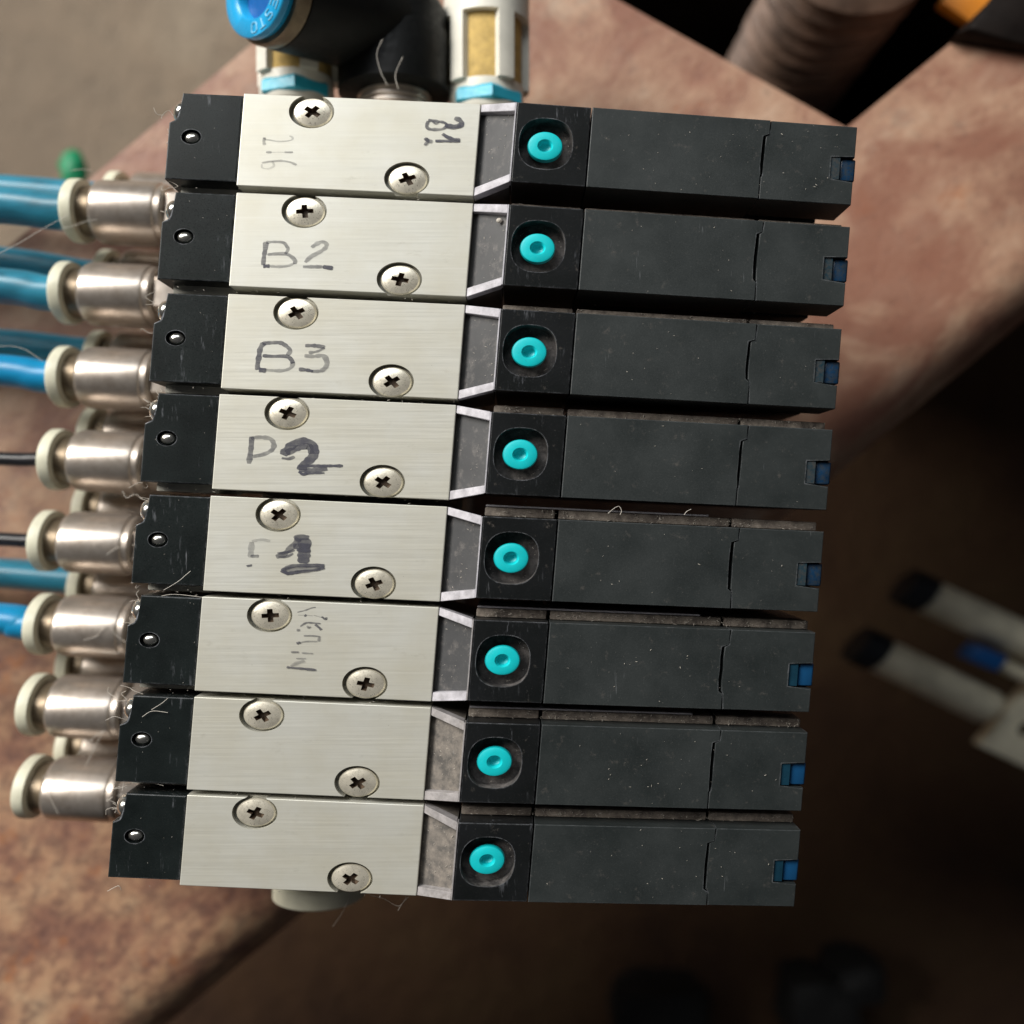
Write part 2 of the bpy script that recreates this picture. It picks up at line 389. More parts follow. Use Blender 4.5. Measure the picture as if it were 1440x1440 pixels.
def tag(o, label=None, cat=None, group=None, kind=None):
    if label: o['label'] = label
    if cat: o['category'] = cat
    if group: o['group'] = group
    if kind: o['kind'] = kind
    return o

# ================================================================== SETTING
GZ = -2700
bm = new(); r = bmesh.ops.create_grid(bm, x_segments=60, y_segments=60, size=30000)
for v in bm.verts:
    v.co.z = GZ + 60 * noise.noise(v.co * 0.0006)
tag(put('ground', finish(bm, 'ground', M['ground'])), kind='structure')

# rusted plate with a V notch, lower-right edge worn round
ZP = -602
def plate_poly(pts): return [(P(x, y, ZP).x, P(x, y, ZP).y) for x, y in pts]
outline = [(-900, 1105), (606, -148), (1190, 180), (2100, -560), (2700, -560), (-230, 1845), (-900, 1845)]
pp = plate_poly(outline); pp.reverse()
bm = new()
lo = [bm.verts.new((x, y, ZP - 260)) for x, y in pp]; hi = [bm.verts.new((x, y, ZP)) for x, y in pp]
n = len(pp); bm.faces.new(list(reversed(lo))); top = bm.faces.new(hi)
for i in range(n): bm.faces.new((lo[i], lo[(i + 1) % n], hi[(i + 1) % n], hi[i]))
bm.normal_update()
big, small = [], []
for e in top.edges:
    d = (e.verts[0].co - e.verts[1].co)
    mid = (e.verts[0].co + e.verts[1].co) / 2
    (big if (mid - Vector((721, 146, ZP))).length < 150 else small).append(e)
bmesh.ops.bevel(bm, geom=big, offset=170, segments=10, profile=0.5, affect='EDGES')
bmesh.ops.recalc_face_normals(bm, faces=bm.faces)
plate = empty('rusty_steel_plate', (0, 0, ZP), 'thick rusty steel plate with a V notch that the valve bank lies on', 'steel plate')
put('plate', finish(bm, 'plate', M['rust'], (0, 0, ZP), sharp=50), plate)
# added walls that shade the notch, their near-black colour painting more shade
def wall(name, a, b, th, z0, z1):
    a = Vector((*plate_poly([a])[0], 0)); b = Vector((*plate_poly([b])[0], 0)); d = (b - a).normalized(); nn = Vector((-d.y, d.x, 0)) * th
    bmw = new(); prism(bmw, [tuple((a)[:2]), tuple((b)[:2]), tuple((b + nn)[:2]), tuple((a + nn)[:2])], z0, z1)
    return put(name, finish(bmw, name, M['shade_black'], (0, 0, ZP)), plate)
wall('shade_wall', (600, -158), (1183, 178), -60, -2690, ZP - 262)
wall('shade_wall', (1195, 176), (2000, -470), -60, -2690, ZP - 262)
bm = new(); box(bm, -150, 2600, 1900, 1960, -2690, -1400)  # added back wall, only there to shade the ground seen through the notch
put('shade_wall', finish(bm, 'shade_wall', M['shade_black'], (0, 0, ZP)), plate)

# ================================================================== VALVES
def XY(poly): return [(x, -y) for x, y in poly]     # (u, v) with v down -> local coordinates
def lbox(u0, u1, v0, v1, z0, z1, bev=0.0, seg=2): return box(new(), u0, u1, -v1, -v0, z0, z1, bev, seg)
def vcyl(u, v, r, z0, z1, segs=48, rx=None, clip=None):
    b = new(); pts = []
    for i in range(segs):
        a = 2 * math.pi * i / segs; x = (rx or r) * math.cos(a); y = r * math.sin(a)
        if clip:
            e = 2 / 2.5; ca, sa = math.cos(a), math.sin(a)
            x = clip * math.copysign(abs(ca) ** e, ca); y = r * math.copysign(abs(sa) ** e, sa)
        pts.append((u + x, -v + y))
    q = [pts[0]]
    for p in pts[1:]:
        if (Vector(p) - Vector(q[-1])).length > 1e-4: q.append(p)
    if (Vector(q[0]) - Vector(q[-1])).length < 1e-4: q.pop()
    prism(b, q, z0, z1); return b

SCREWS = [(97, 29), (238.5, 148.5)]
body = boolean(lbox(0, 334, 0, 176, -170, 0, 1.4, 2), [vcyl(u, v, 32, -16, 5) for u, v in SCREWS])
body_me = finish(body, 'valve_body', M['silver'], local=True, sharp=16)
low = lbox(-92, 0.0, 150, 184, -170, -42, 2)
low2 = lbox(-10, 334, 4, 180, -208, -171, 2)
spacer_me = finish(low, 'spacer', M['spacer'], local=True)
base_me = finish(low2, 'valve_foot', M['cream_metal'], local=True)
# left cap
capb = new()
arc = [(-91 - 1.5 * math.sin(t * .35), 30 + t * 5.6) for t in range(0, 6)]
prism(capb, list(reversed(XY([(-87, 3), (-1.5, 3), (-1.5, 168), (-103, 168), (-103, 60), (-95, 58.5), (-91, 55), (-89, 48), (-88, 30)]))), -150, -3, 2.2, 2)
cap = boolean(capb, [vcyl(-70, 86, 14, -14, 5)])
cap_me = finish(cap, 'end_cap', M['cap'], local=True, sharp=16)
# pin dome
def dome(bm, mtx, r, h, segs=24, rings=7, base=-6):
    prof = [(r, base)] + [(r * math.cos(a), h * math.sin(a)) for a in [math.pi / 2 * k / rings for k in range(rings)]]
    prof.append((r * 0.02, h)); lathe(bm, prof, mtx, segs); return bm
pin_me = finish(dome(new(), Matrix.Translation((-70, -86, -9)), 10.5, 6), 'pin', M['pin'], local=True, sharp=60)
side = new(); dome(side, frame((-92, -33, -26), (-1, 0, .12)), 21, 13, base=-4)
side_me = finish(side, 'side_screw', M['pin'], local=True, sharp=60)
# collar
cb = new()
lo = [(334.5, 1), (334.5, 175), (383.5, 161), (383.5, 15)]
zt = {334.5: -14, 383.5: 24}
vl = [cb.verts.new((u, -v, -165)) for u, v in lo]; vh = [cb.verts.new((u, -v, zt[u])) for u, v in lo]
cb.faces.new(vl); cb.faces.new(list(reversed(vh)))
for i in range(4): cb.faces.new((vl[i], vh[i], vh[(i + 1) % 4], vl[(i + 1) % 4]))
collar_me = finish(cb, 'collar', M['collar'], local=True)
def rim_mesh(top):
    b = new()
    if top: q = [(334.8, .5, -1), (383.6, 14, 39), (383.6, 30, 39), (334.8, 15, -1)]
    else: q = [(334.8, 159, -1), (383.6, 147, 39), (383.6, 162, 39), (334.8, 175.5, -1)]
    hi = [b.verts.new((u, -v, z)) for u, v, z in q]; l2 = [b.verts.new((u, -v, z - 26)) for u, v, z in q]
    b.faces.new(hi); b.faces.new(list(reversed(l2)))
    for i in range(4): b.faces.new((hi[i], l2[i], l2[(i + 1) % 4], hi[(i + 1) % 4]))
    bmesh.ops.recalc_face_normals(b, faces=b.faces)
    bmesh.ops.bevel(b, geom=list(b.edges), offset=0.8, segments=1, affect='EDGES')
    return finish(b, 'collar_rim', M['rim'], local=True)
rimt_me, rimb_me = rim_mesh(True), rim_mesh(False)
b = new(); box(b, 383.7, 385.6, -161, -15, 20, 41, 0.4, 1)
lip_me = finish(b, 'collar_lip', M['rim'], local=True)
# coil side: all of it slopes down towards the free end
def slope(me_bm):
    for v in me_bm.verts: v.co.z -= 35.0 * max(0.0, (v.co.x - 384)) / 480.0
    return me_bm
pil = boolean(lbox(386, 488, 14, 162, -165, 40, 1.6, 2), [vcyl(429.5, 87.5, 47, 12, 60, 64, clip=37)])
for f in pil.faces:
    c = f.calc_center_median(); f.material_index = 1 if (abs(c.x - 429.5) < 38 and abs(c.y + 87.5) < 48 and c.z < 38 and c.z > 5) else 0
pilot_me = finish(slope(pil), 'pilot_block', M['pilot'], local=True, sharp=16); pilot_me.materials.append(M['bore'])
# button
bb = new(); prof = [(16, 10), (16, 19), (24.2, 20.5), (24.6, 28), (23.2, 31), (20.5, 32), (11.0, 32), (9.4, 30.2), (7.6, 22), (4, 20), (0.3, 19.6)]
lathe(bb, prof, Matrix.Translation((429, -88, 1)) @ Matrix.Diagonal((1, 1.12, 1, 1)), 48)
button_me = finish(slope(bb), 'override_button', M['teal'], local=True, sharp=40)
coil_mes, cover_mes = [], []
for k in range(8):
    du = random.uniform(-3, 3); st = random.uniform(8, 12); v1 = random.uniform(34, 44); v2 = random.uniform(116, 134)
    lower = [(731 + du, v2), (731 + du + st * .7, v2 + 4), (731 + du + st * .7, 162)] if k % 3 else [(731 + du, v2), (732 + du, v2 + 3), (732 + du, 162)]
    seam = [(732 + du + st, 14), (732 + du + st, v1), (731 + du, v1 + 3)] + [(731 + du + random.uniform(-.5, .5), v1 + 3 + (v2 - v1 - 3) * q / 4) for q in range(1, 4)] + lower
    cbm = new(); prism(cbm, list(reversed(XY([(490, 14)] + seam + [(490, 162)]))), -60, 40.8, 1.0, 2)
    coil_mes.append(finish(slope(cbm), 'coil_case', M['coil'], local=True, sharp=16))
    cv = new(); pts = [(864, 162), (864, 119), (829, 116), (829, 72), (864, 72), (864, 14)]
    gp = random.uniform(4.4, 6.0); seam2 = [(u + (gp if v1 < v < v2 + 3 else 1.2), v) for u, v in seam]
    prism(cv, list(reversed(XY(seam2 + pts))), -42, 40.2 + random.uniform(-1.2, .3), 1.3, 2)
    cover_mes.append(finish(slope(cv), 'coil_cover', M['coil'], local=True, sharp=16))
lens_me = finish(slope(lbox(845, 868, 72.5, 115.5, -30, 33, 3.5, 3)), 'indicator_lens', M['lens'], local=True)
lensw_me = finish(slope(lbox(829.6, 844.7, 72.6, 115.4, -30, 37.5, 1, 1)), 'lens_window', M['lens_dark'], local=True)
cl = lbox(490, 842, 14.5, 161.5, -230, -62, 2)
lower_me = finish(slope(cl), 'coil_base', M['pilot'], local=True)
def ledge(u0, u1, z):
    b = lbox(u0, u1, -3, 13.6, -225, z, 2.5, 2)
    return slope(b)
lg = ledge(387, 486, 2); l2 = ledge(491, 736, 4); l3 = ledge(740, 863, 4)
ledge_mes = [finish(x, 'dusty_ledge', M['ledge'], local=True) for x in (lg, l2, l3)]
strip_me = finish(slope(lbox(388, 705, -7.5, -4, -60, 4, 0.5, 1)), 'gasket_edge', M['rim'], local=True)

def screw_mesh(u, v, ang):
    hb = new()
    lathe(hb, [(24, -15), (27.5, -5.5), (27.6, -3.6), (25.5, -1.6), (18, 0.2), (9, 1.2), (0.4, 1.5)], Matrix.Translation((0, 0, 0)), 48)
    cuts = []
    for k in (0, 1):
        c = new(); box(c, -15, 15, -4.3, 4.3, -10, 8)
        for vv in c.verts:
            if vv.co.z < 0: vv.co.x *= .55; vv.co.y *= .8
        bmesh.ops.rotate(c, verts=c.verts, cent=(0, 0, 0), matrix=Matrix.Rotation(ang + k * math.pi / 2, 3, 'Z')); cuts.append(c)
    c = new(); lathe(c, [(3, -10), (7.5, 5)], Matrix.Identity(4), 16); cuts.append(c)
    hb = boolean(hb, cuts)
    for f in hb.faces:
        c = f.calc_center_median(); f.material_index = 1 if (c.x ** 2 + c.y ** 2 < 15.5 ** 2 and (c.z < 0.2 and abs(f.normal.z) < .8 or c.z < -2.5)) else 0
    return hb
def place(bmx, u, v, z=0):
    for vv in bmx.verts: vv.co += Vector((u, -v, z))
    return bmx
screw_sets = []
for k in range(4):
    row = []
    for (u, v) in SCREWS:
        hb = place(screw_mesh(u, v, random.uniform(0.1, 1.4)), u + 1.0, v + .5, -1.0)
        fl = finish(hb, 'screw', M['screw'], local=True, sharp=30); fl.materials.append(M['recess'])
        row.append(fl)
    screw_sets.append(row)

TL = [(343, 131), (332.5, 270.5), (321, 413), (308.5, 554), (296, 697), (284, 839), (273, 980), (263, 1118)]
HS = [0.985, 1.0, 1.01, 1.015, 1.015, 1.005, 0.99, 0.965]
LAB = ['topmost solenoid valve, with B1 written sideways and a faint 216',
       'silver and black solenoid valve with B2 written in marker',
       'silver and black solenoid valve with B3 written in marker',
       'silver and black solenoid valve with P2 written in marker, the 2 traced over heavily',
       'silver and black solenoid valve with faded P and thick 1 in marker',
       'silver and black solenoid valve with the sideways word VERIN beside its upper screw',
       'unmarked silver and black solenoid valve second from the bottom, directly below the VERIN valve',
       'bottommost unmarked silver and black solenoid valve with dusty collar, above the cream port ring']
valves = []
for i, ((px, py), h) in enumerate(zip(TL, HS)):
    o3 = P(px, py, 0)
    root = empty('solenoid_valve', o3, LAB[i], 'valve', 'solenoid valves bolted side by side on the manifold')
    root.scale = (1, h, 1)
    bdy = put('valve_body', body_me, root)
    put('spacer', spacer_me, root); put('valve_foot', base_me, root)
    for k in range(2): put('screw', screw_sets[(i * 3 + k) % 4][k], root)
    cp = put('end_cap', cap_me, root); put('pin', pin_me, cp); put('side_screw', side_me, cp)
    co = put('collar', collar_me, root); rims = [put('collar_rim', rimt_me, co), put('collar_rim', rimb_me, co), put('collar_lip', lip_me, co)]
    if i >= 6: co.material_slots[0].link = 'OBJECT'; co.material_slots[0].material = M['collar_dusty']
    if i >= 5:
        for q in rims[(0 if i >= 6 else 2):]: q.material_slots[0].link = 'OBJECT'; q.material_slots[0].material = M['rim_grey']
    pl = put('pilot_block', pilot_me, root); put('override_button', button_me, pl)
    put('coil_case', coil_mes[i], root); cvo = put('coil_cover', cover_mes[i], root)
    for nm, me, dim in (('indicator_lens', lens_me, 'lens_dim'), ('lens_window', lensw_me, 'lens_dusty')):
        q = put(nm, me, cvo)
        if i < 5:
            q.material_slots[0].link = 'OBJECT'; q.material_slots[0].material = M[dim]
    put('coil_base', lower_me, root)
    for me in ledge_mes: put('dusty_ledge', me, root)
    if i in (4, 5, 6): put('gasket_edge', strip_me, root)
    valves.append((root, o3, h, bdy))

# ---------------------------------------------------------------- marker writing (strokes in picture coordinates on the silver faces)
def ribbon(bm, pts, wd, ink, layer, z):
    wd = wd * 1.45; ink = min(1.0, ink * 1.15)
    pts = [Vector(p) for p in pts]; n = len(pts); L, R = [], []
    for i, p in enumerate(pts):
        d = pts[min(i + 1, n - 1)] - pts[max(i - 1, 0)]
        d = Vector((d.x, d.y / Q)).normalized(); nn = Vector((-d.y, d.x))
        ww = wd * (0.8 + 0.35 * noise.noise(Vector((p.x * .2, p.y * .2, z * 9)))) / 2
        if i in (0, n - 1): ww *= 0.75
        a = P(p.x + nn.x * ww, p.y + nn.y * ww * Q, z); b = P(p.x - nn.x * ww, p.y - nn.y * ww * Q, z)
        L.append(bm.verts.new(a)); R.append(bm.verts.new(b))
    for v in L + R: v[layer] = ink
    for i in range(n - 1): bm.faces.new((L[i], L[i + 1], R[i + 1], R[i]))
def smooth2(pts, n=5):
    return [(p.x, p.y) for p in spline([(x, y, 0) for x, y in pts], n)]
def write(i, strokes, text):
    if i == 5: strokes = [(p, q * .8, k * .82) for p, q, k in strokes]
    root, o3, h, bdy = valves[i]
    bm = new(); layer = bm.verts.layers.float.new('ink')
    for k, (pts, wd, ink) in enumerate(strokes):
        ribbon(bm, smooth2(pts) if len(pts) > 2 else smooth2([pts[0], ((pts[0][0] + pts[1][0]) / 2, (pts[0][1] + pts[1][1]) / 2), pts[1]]), wd, ink, layer, 0.25 + 0.06 * k)
    for v in bm.verts: v.co.y = o3.y + (v.co.y - o3.y) / h
    me = finish(bm, 'marker_writing', M['marker'], o3, fix=False)
    o = put('marker_writing', me, bdy); o['label'] = text
# 216 (faint), B1 sideways
write(0, [([(371, 194), (373, 196), (380, 197), (392, 199), (405, 198), (411, 196), (411, 193), (407, 191)], 2.2, .26), ([(372, 193), (371, 199), (372, 204)], 4, .30),
          ([(374, 214), (382, 214)], 3.4, .42), ([(382, 214), (400, 214)], 2.0, .16), ([(400, 214), (412, 214)], 3.6, .42),
          ([(368, 229), (380, 227), (395, 226), (408, 228), (417, 232)], 3.4, .34), ([(368, 231), (369, 236), (378, 237), (385, 233), (383, 227)], 2.6, .22),
          ([(602, 170), (600, 177), (603, 181), (612, 182), (623, 181), (628, 176), (624, 172), (612, 170), (602, 169)], 4.4, .72),
          ([(608, 171), (613, 174), (618, 171)], 2.4, .6),
          ([(626, 176), (636, 177), (645, 177), (649, 173), (645, 168), (639, 166)], 7.0, .78), ([(628, 179), (640, 180), (648, 176)], 3.5, .75),
          ([(612, 198), (630, 198), (647, 198)], 4.8, .85), ([(622, 188), (630, 193), (640, 196), (647, 197)], 5.2, .85),
          ([(597, 194), (603, 198), (608, 199)], 5.0, .55), ([(597, 204), (601, 199), (599, 194)], 4.6, .6)], 'faint 216 and sideways B1 in marker')
write(1, [([(374, 340), (373, 350), (371, 362), (370, 373)], 5.5, .62), ([(374, 341), (385, 340), (398, 341), (403, 346), (405, 351), (401, 357)], 4.6, .5),
          ([(376, 358), (388, 357), (402, 357), (410, 361), (415, 367), (414, 371)], 5.2, .46), ([(414, 370), (404, 374), (390, 375), (378, 374)], 4.2, .34),
          ([(370, 374), (379, 374)], 6.5, .95),
          ([(438, 348), (445, 343), (453, 340), (459, 343), (457, 349), (448, 355), (437, 361), (429, 369)], 5.4, .40),
          ([(426, 375), (440, 375), (455, 375)], 5.0, .5), ([(454, 375), (468, 377)], 6.0, .85)], 'B2 in grey marker')
write(2, [([(371, 482), (366, 490), (364, 502), (362, 514), (363, 520)], 7.0, .68), ([(369, 483), (380, 482), (394, 482), (403, 487), (408, 493), (404, 500)], 6.0, .60),
          ([(369, 500), (382, 501), (402, 501), (409, 505), (412, 511)], 5.6, .66), ([(412, 509), (409, 517), (398, 521), (384, 521), (372, 520)], 5.0, .42), ([(364, 520), (374, 521)], 6.5, .9),
          ([(429, 486), (442, 486), (457, 488)], 5.8, .6), ([(456, 489), (446, 494), (434, 496)], 4.4, .5),
          ([(428, 500), (440, 501), (454, 500), (459, 507), (459, 514), (452, 521), (438, 522)], 6.0, .42), ([(420, 519), (430, 520), (440, 522)], 4.8, .8)], 'B3 in grey marker')
write(3, [([(354, 614), (353, 630), (351, 644), (350, 652)], 6.5, .62), ([(353, 616), (366, 615), (380, 617), (385, 625), (382, 633), (370, 639), (355, 642)], 6.0, .46),
          ([(398, 640), (404, 632), (412, 625), (424, 620), (436, 622), (442, 630), (441, 640), (434, 648), (426, 655), (424, 661)], 11.0, .80),
          ([(402, 637), (412, 633), (422, 629), (434, 628), (438, 638)], 9.5, .72), ([(396, 644), (406, 645), (414, 642)], 4.6, .62),
          ([(420, 655), (440, 655), (460, 655), (482, 655)], 4.6, .92), ([(420, 661), (438, 661), (460, 659)], 7.5, .72), ([(420, 663), (426, 667), (432, 665)], 4.5, .92), ([(430, 666), (444, 665), (456, 665)], 3.4, .75)], 'P2 in marker, the 2 traced over')
write(4, [([(354, 762), (353, 775), (352, 784)], 6.5, .26), ([(354, 761), (368, 759), (380, 761)], 4.5, .20), ([(352, 782), (364, 782)], 5.0, .48), ([(350, 794), (351, 797)], 7.5, .62),
          ([(388, 783), (398, 780), (408, 771), (416, 762), (420, 757)], 8.0, .62), ([(390, 778), (402, 777), (414, 773)], 4.0, .7), ([(391, 783), (402, 783), (412, 778)], 3.6, .6),
          ([(428, 757), (428, 770), (427, 782), (426, 792)], 15.0, .75), ([(414, 758), (424, 755), (434, 756)], 9.0, .7), ([(412, 768), (424, 768), (436, 768)], 8.0, .8), ([(417, 773), (430, 774), (436, 774)], 5.0, .88),
          ([(396, 802), (410, 796), (430, 795), (456, 795)], 5.5, .75), ([(395, 802), (404, 806), (420, 804), (440, 802), (456, 798)], 5.0, .80), ([(400, 801), (425, 800), (450, 799)], 8.0, .40), ([(400, 803), (405, 808)], 4.5, .92)], 'faded P and thick 1 in marker')
write(5, [([(418, 861), (430, 858), (438, 855), (444, 854)], 2.6, .55), ([(419, 865), (430, 865), (440, 866)], 2.2, .25), ([(428, 865), (431, 866)], 4.5, .8), ([(452, 867), (458, 871), (459, 868)], 4.0, .75), ([(441, 865), (455, 869)], 1.8, .3),
          ([(422, 881), (430, 876), (440, 876), (451, 877)], 3.4, .72), ([(443, 878), (448, 882), (452, 886)], 4.2, .82), ([(432, 880), (434, 883), (437, 881)], 3.0, .5), ([(417, 886), (422, 886)], 4.6, .55),
          ([(427, 894), (438, 894), (450, 895)], 3.2, .62), ([(449, 895), (448, 902)], 4.5, .50), ([(420, 904), (430, 902), (446, 902)], 3.0, .5), ([(417, 905), (422, 903)], 5.0, .8),
          ([(409, 917), (420, 917)], 4.0, .82), ([(424, 918), (440, 919)], 3.0, .55), ([(416, 926), (430, 926)], 2.4, .5), ([(428, 929), (416, 933), (409, 937)], 6.0, .40),
          ([(403, 938), (412, 939), (424, 940), (444, 942)], 5.0, .85)], 'VERIN written sideways in marker')

# ================================================================== MANIFOLD
mo = P(300, 700, -400)
man = empty('manifold_block', mo, 'pale aluminium manifold block hidden beneath the eight valves on the rusty plate', 'manifold')
def from_local(ou, ov, z=0):       # offset in the bank's turned frame from a point
    return ROT @ Vector((ou, -ov, z))
o1 = P(*TL[0]); o8 = P(*TL[7])
bm = new()
c0 = o1 + from_local(20, -110); c1 = o1 + from_local(345, -110); c2 = o8 + from_local(345, 235); c3 = o8 + from_local(20, 235)
prism(bm, [(c3.x, c3.y), (c2.x, c2.y), (c1.x, c1.y), (c0.x, c0.y)], -600, -260, 6)
c0 = o1 + from_local(20, 0); c1 = o1 + from_local(345, 0); c2 = o8 + from_local(345, 175); c3 = o8 + from_local(20, 175)
prism(bm, [(c3.x, c3.y), (c2.x, c2.y), (c1.x, c1.y), (c0.x, c0.y)], -262, -210, 3)
put('block', finish(bm, 'block', M['cream_metal'], mo), man)

# ================================================================== FITTINGS AND TUBES
def fit_mesh(prof, name, m, segs=40):
    b = new(); lathe(b, prof, frame((0, 0, 0), (1, 0, 0)), segs)
    return finish(b, name, m, local=True, sharp=24)
f_ring = fit_mesh([(46, 0), (66, 0), (70, 3), (70.5, 12), (69, 20), (60, 22), (46, 22)], 'release_ring', M['cream'])
f_neck = fit_mesh([(55, 22.3), (55, 34), (58, 46)], 'neck', M['brass'])
f_body = fit_mesh([(60, 46.2), (66, 47.5), (69.5, 52), (70.5, 60), (70.5, 150), (69, 155), (66.5, 157), (66.5, 166), (62, 171)], 'fitting_body', M['nickel'])
def hexp():
    b = new(); lathe(b, [(60, 171.3), (63, 176), (63, 216), (60, 222)], frame((0, 0, 0), (1, 0, 0)), 6)
    lathe(b, [(44, 222.3), (44, 420)], frame((0, 0, 0), (1, 0, 0)), 28)
    return finish(b, 'fitting_hex', M['nickel'], local=True, sharp=24)
f_hex = hexp()
ZF, ZB = -335, -490
def fitting(pt, label, group):
    root = empty('tube_fitting', pt, label, 'fitting', group)
    put('release_ring', f_ring, root); put('neck', f_neck, root); put('fitting_body', f_body, root); put('fitting_hex', f_hex, root)
    return root
def air_tube(pts, r, m, label, group):
    b = new(); p0 = Vector(pts[-1]); tube(b, spline(pts, 14), r, 24)
    o = put('air_tube', finish(b, 'air_tube', m, p0, sharp=60), loc=p0)
    tag(o, label, 'tube', group)
fx = [80, 64, 61, 49, 35, 29, 19, 13]; fy = [297, 412, 530, 646, 760, 877, 990, 1105]
fl = ['topmost front nickel fitting with cream ring on a grimy teal tube',
      'front nickel fitting with cream ring and teal tube beside the B2 valve',
      'front nickel fitting with cream ring and bright blue tube beside the B3 valve',
      'front nickel fitting with a thin black tube, upper of two, beside the P2 valve',
      'front nickel fitting with a thin black tube, lower of two, beside the P1 valve',
      'front nickel fitting with cream ring and blue tube beside the VERIN valve',
      'empty front nickel fitting with cream ring, upper of the two without tubes',
      'lowest front nickel fitting, empty, beside the bottommost valve']
FG = 'nickel fittings with cream rings along the front row'
ends = []
for i in range(8):
    c = P(0, fy[i], ZF); X = (fx[i] - 720) * (H - (ZF + 70)) / H
    pt = Vector((X, c.y, ZF)); fitting(pt, fl[i], FG); ends.append(pt)
bx = [141, 127, 115, 106, 99, 92, 76, 75]; by = [283, 392, 505, 612, 715, 823, 932, 1045]
bl = ['back row fitting almost hidden behind the topmost front fitting', 'back row cream ringed fitting showing below the topmost front fitting',
      'back row cream ringed fitting showing between the second and third front fittings', 'back row fitting with empty cream ring above the upper black tube',
      'back row fitting with empty cream ring between the two black tube fittings', 'back row fitting with teal tube showing above the VERIN valve fitting',
      'back row fitting with cream ring showing just below the VERIN valve fitting', 'lowest back row fitting with cream ring above the lowest front fitting']
bends = []
for i in range(8):
    c = P(0, by[i], ZB); X = (bx[i] - 720) * (H - (ZB + 66)) / H
    pt = Vector((X, c.y, ZB)); fitting(pt, bl[i], 'nickel fittings with cream rings along the back row'); bends.append(pt)
TG = 'air tubes leaving the fittings to the left'
def ft(e, y0, r, m, label, z=None, dz=0, back=False, yend=None):
    """tube from beyond the left of the frame into a ring at e; y0 = picture row where it meets the left border"""
    z = e.z
    a = P(-260, y0 - 14, z + dz * 1.6); b_ = P(0, y0, z + dz)
    c = Vector((e.x - 30, e.y if yend is None else P(0, yend, z).y, z)); d = Vector((e.x + 30, c.y + (e.y - c.y) * .2, z))
    air_tube([a, b_, c, d], r, m, label, TG)
ft(ends[0], 288, 42, M['tube_teal'], 'grimy teal tube in the topmost front fitting')
ft(ends[1], 402, 40, M['tube_teal'], 'grimy teal tube in the second front fitting, beside the B2 valve')
ft(ends[2], 521, 37, M['tube_blue'], 'bright blue tube beside the B3 valve')
ft(ends[3], 645, 16, M['tube_black'], 'thin black tube, upper of two, beside the P2 valve')
ft(ends[4], 758, 16, M['tube_black'], 'thin black tube, lower of two, beside the P1 valve')
ft(ends[5], 870, 36, M['tube_blue'], 'clean blue tube beside the VERIN valve')
ft(bends[0], 268, 38, M['tube_teal'], 'blue tube running behind and above the topmost teal tube', yend=279)
ft(bends[1], 369, 38, M['tube_teal'], 'teal tube in the back row just above the B2 valve tube', yend=388)
ft(bends[2], 484, 38, M['tube_teal'], 'teal tube in the back row just above the bright blue tube', yend=496)
ft(bends[5], 806, 38, M['tube_teal'], 'teal tube in the back row between the lower black tube and the VERIN valve tube', yend=813)

# cream port ring under the bottommost valve
pe = Vector(((449 - 720) * 1.2233, -(1284 - 720) / Q * (H + 335 - 80) / H, -335))
root = empty('port_fitting', pe, 'large cream ringed port fitting poking out below the bottommost valve', 'fitting')
b = new(); lathe(b, [(50, 0), (74, 0), (79, 4), (79, 38), (74, 44), (50, 44)], frame((0, 0, 0), (0, 1, 0)), 48)
put('release_ring', finish(b, 'release_ring', M['cream'], sharp=26), root)
b = new(); lathe(b, [(66, 44.3), (66, 70), (76, 72), (76, 160)], frame((0, 0, 0), (0, 1, 0)), 48)
put('fitting_body', finish(b, 'fitting_body', M['nickel'], sharp=26), root)

# ================================================================== ELBOW AND SILENCERS AT THE TOP END
ec = Vector((-202, 1000, -335))
el = empty('elbow_connector', ec, 'large black elbow push-in connector with blue release ring reading FESTO', 'connector')
b = new(); lathe(b, [(84, -50), (96, -44), (98, 80), (94, 88), (94, 130), (82, 158), (50, 175), (2, 178)], frame((0, 0, 0), (0, 1, 0)), 48)
put('elbow_body', finish(b, 'elbow_body', M['elbow'], sharp=35), el)
b = new(); prof = []
for k in range(5): prof += [(58, -100 + k * 14), (63, -96 + k * 14), (63, -91 + k * 14), (58, -87 + k * 14)]
prof += [(58, -28), (68, -24), (68, 39.5)]
lathe(b, prof, frame((0, 0, 0), (0, 1, 0)), 40)
put('threaded_neck', finish(b, 'threaded_neck', M['nickel'], sharp=30), el)
rc = P(357, -11, -150); a0 = Vector((-202, 1105, -345)); dv = (rc - a0).normalized(); Lb = (rc - a0).length
b = new(); lathe(b, [(60, -20), (92, -10), (95, 10), (95, Lb - 52), (93, Lb - 48)], frame(a0 - ec, dv), 56)
put('elbow_barrel', finish(b, 'elbow_barrel', M['elbow'], sharp=35), el)
b = new(); lathe(b, [(91, Lb - 47.5), (93.5, Lb - 45), (93.5, Lb - 26), (90, Lb - 22)], frame(a0 - ec, dv), 56)
put('metal_band', finish(b, 'metal_band', M['brass'], sharp=35), el)
b = new(); lathe(b, [(80, Lb - 21.5), (82, Lb - 14), (85, Lb - 12), (85, Lb - 3), (82, Lb), (51, Lb), (47, Lb - 4), (45, Lb - 40)], frame(a0 - ec, dv), 64, True, False)
rg = put('release_ring', finish(b, 'release_ring', M['blue_ring'], sharp=50), el)
b = new(); lathe(b, [(2, Lb - 18), (46, Lb - 17)], frame(a0 - ec, dv), 40)
put('tube_socket', finish(b, 'tube_socket', M['blue_dark']), el)
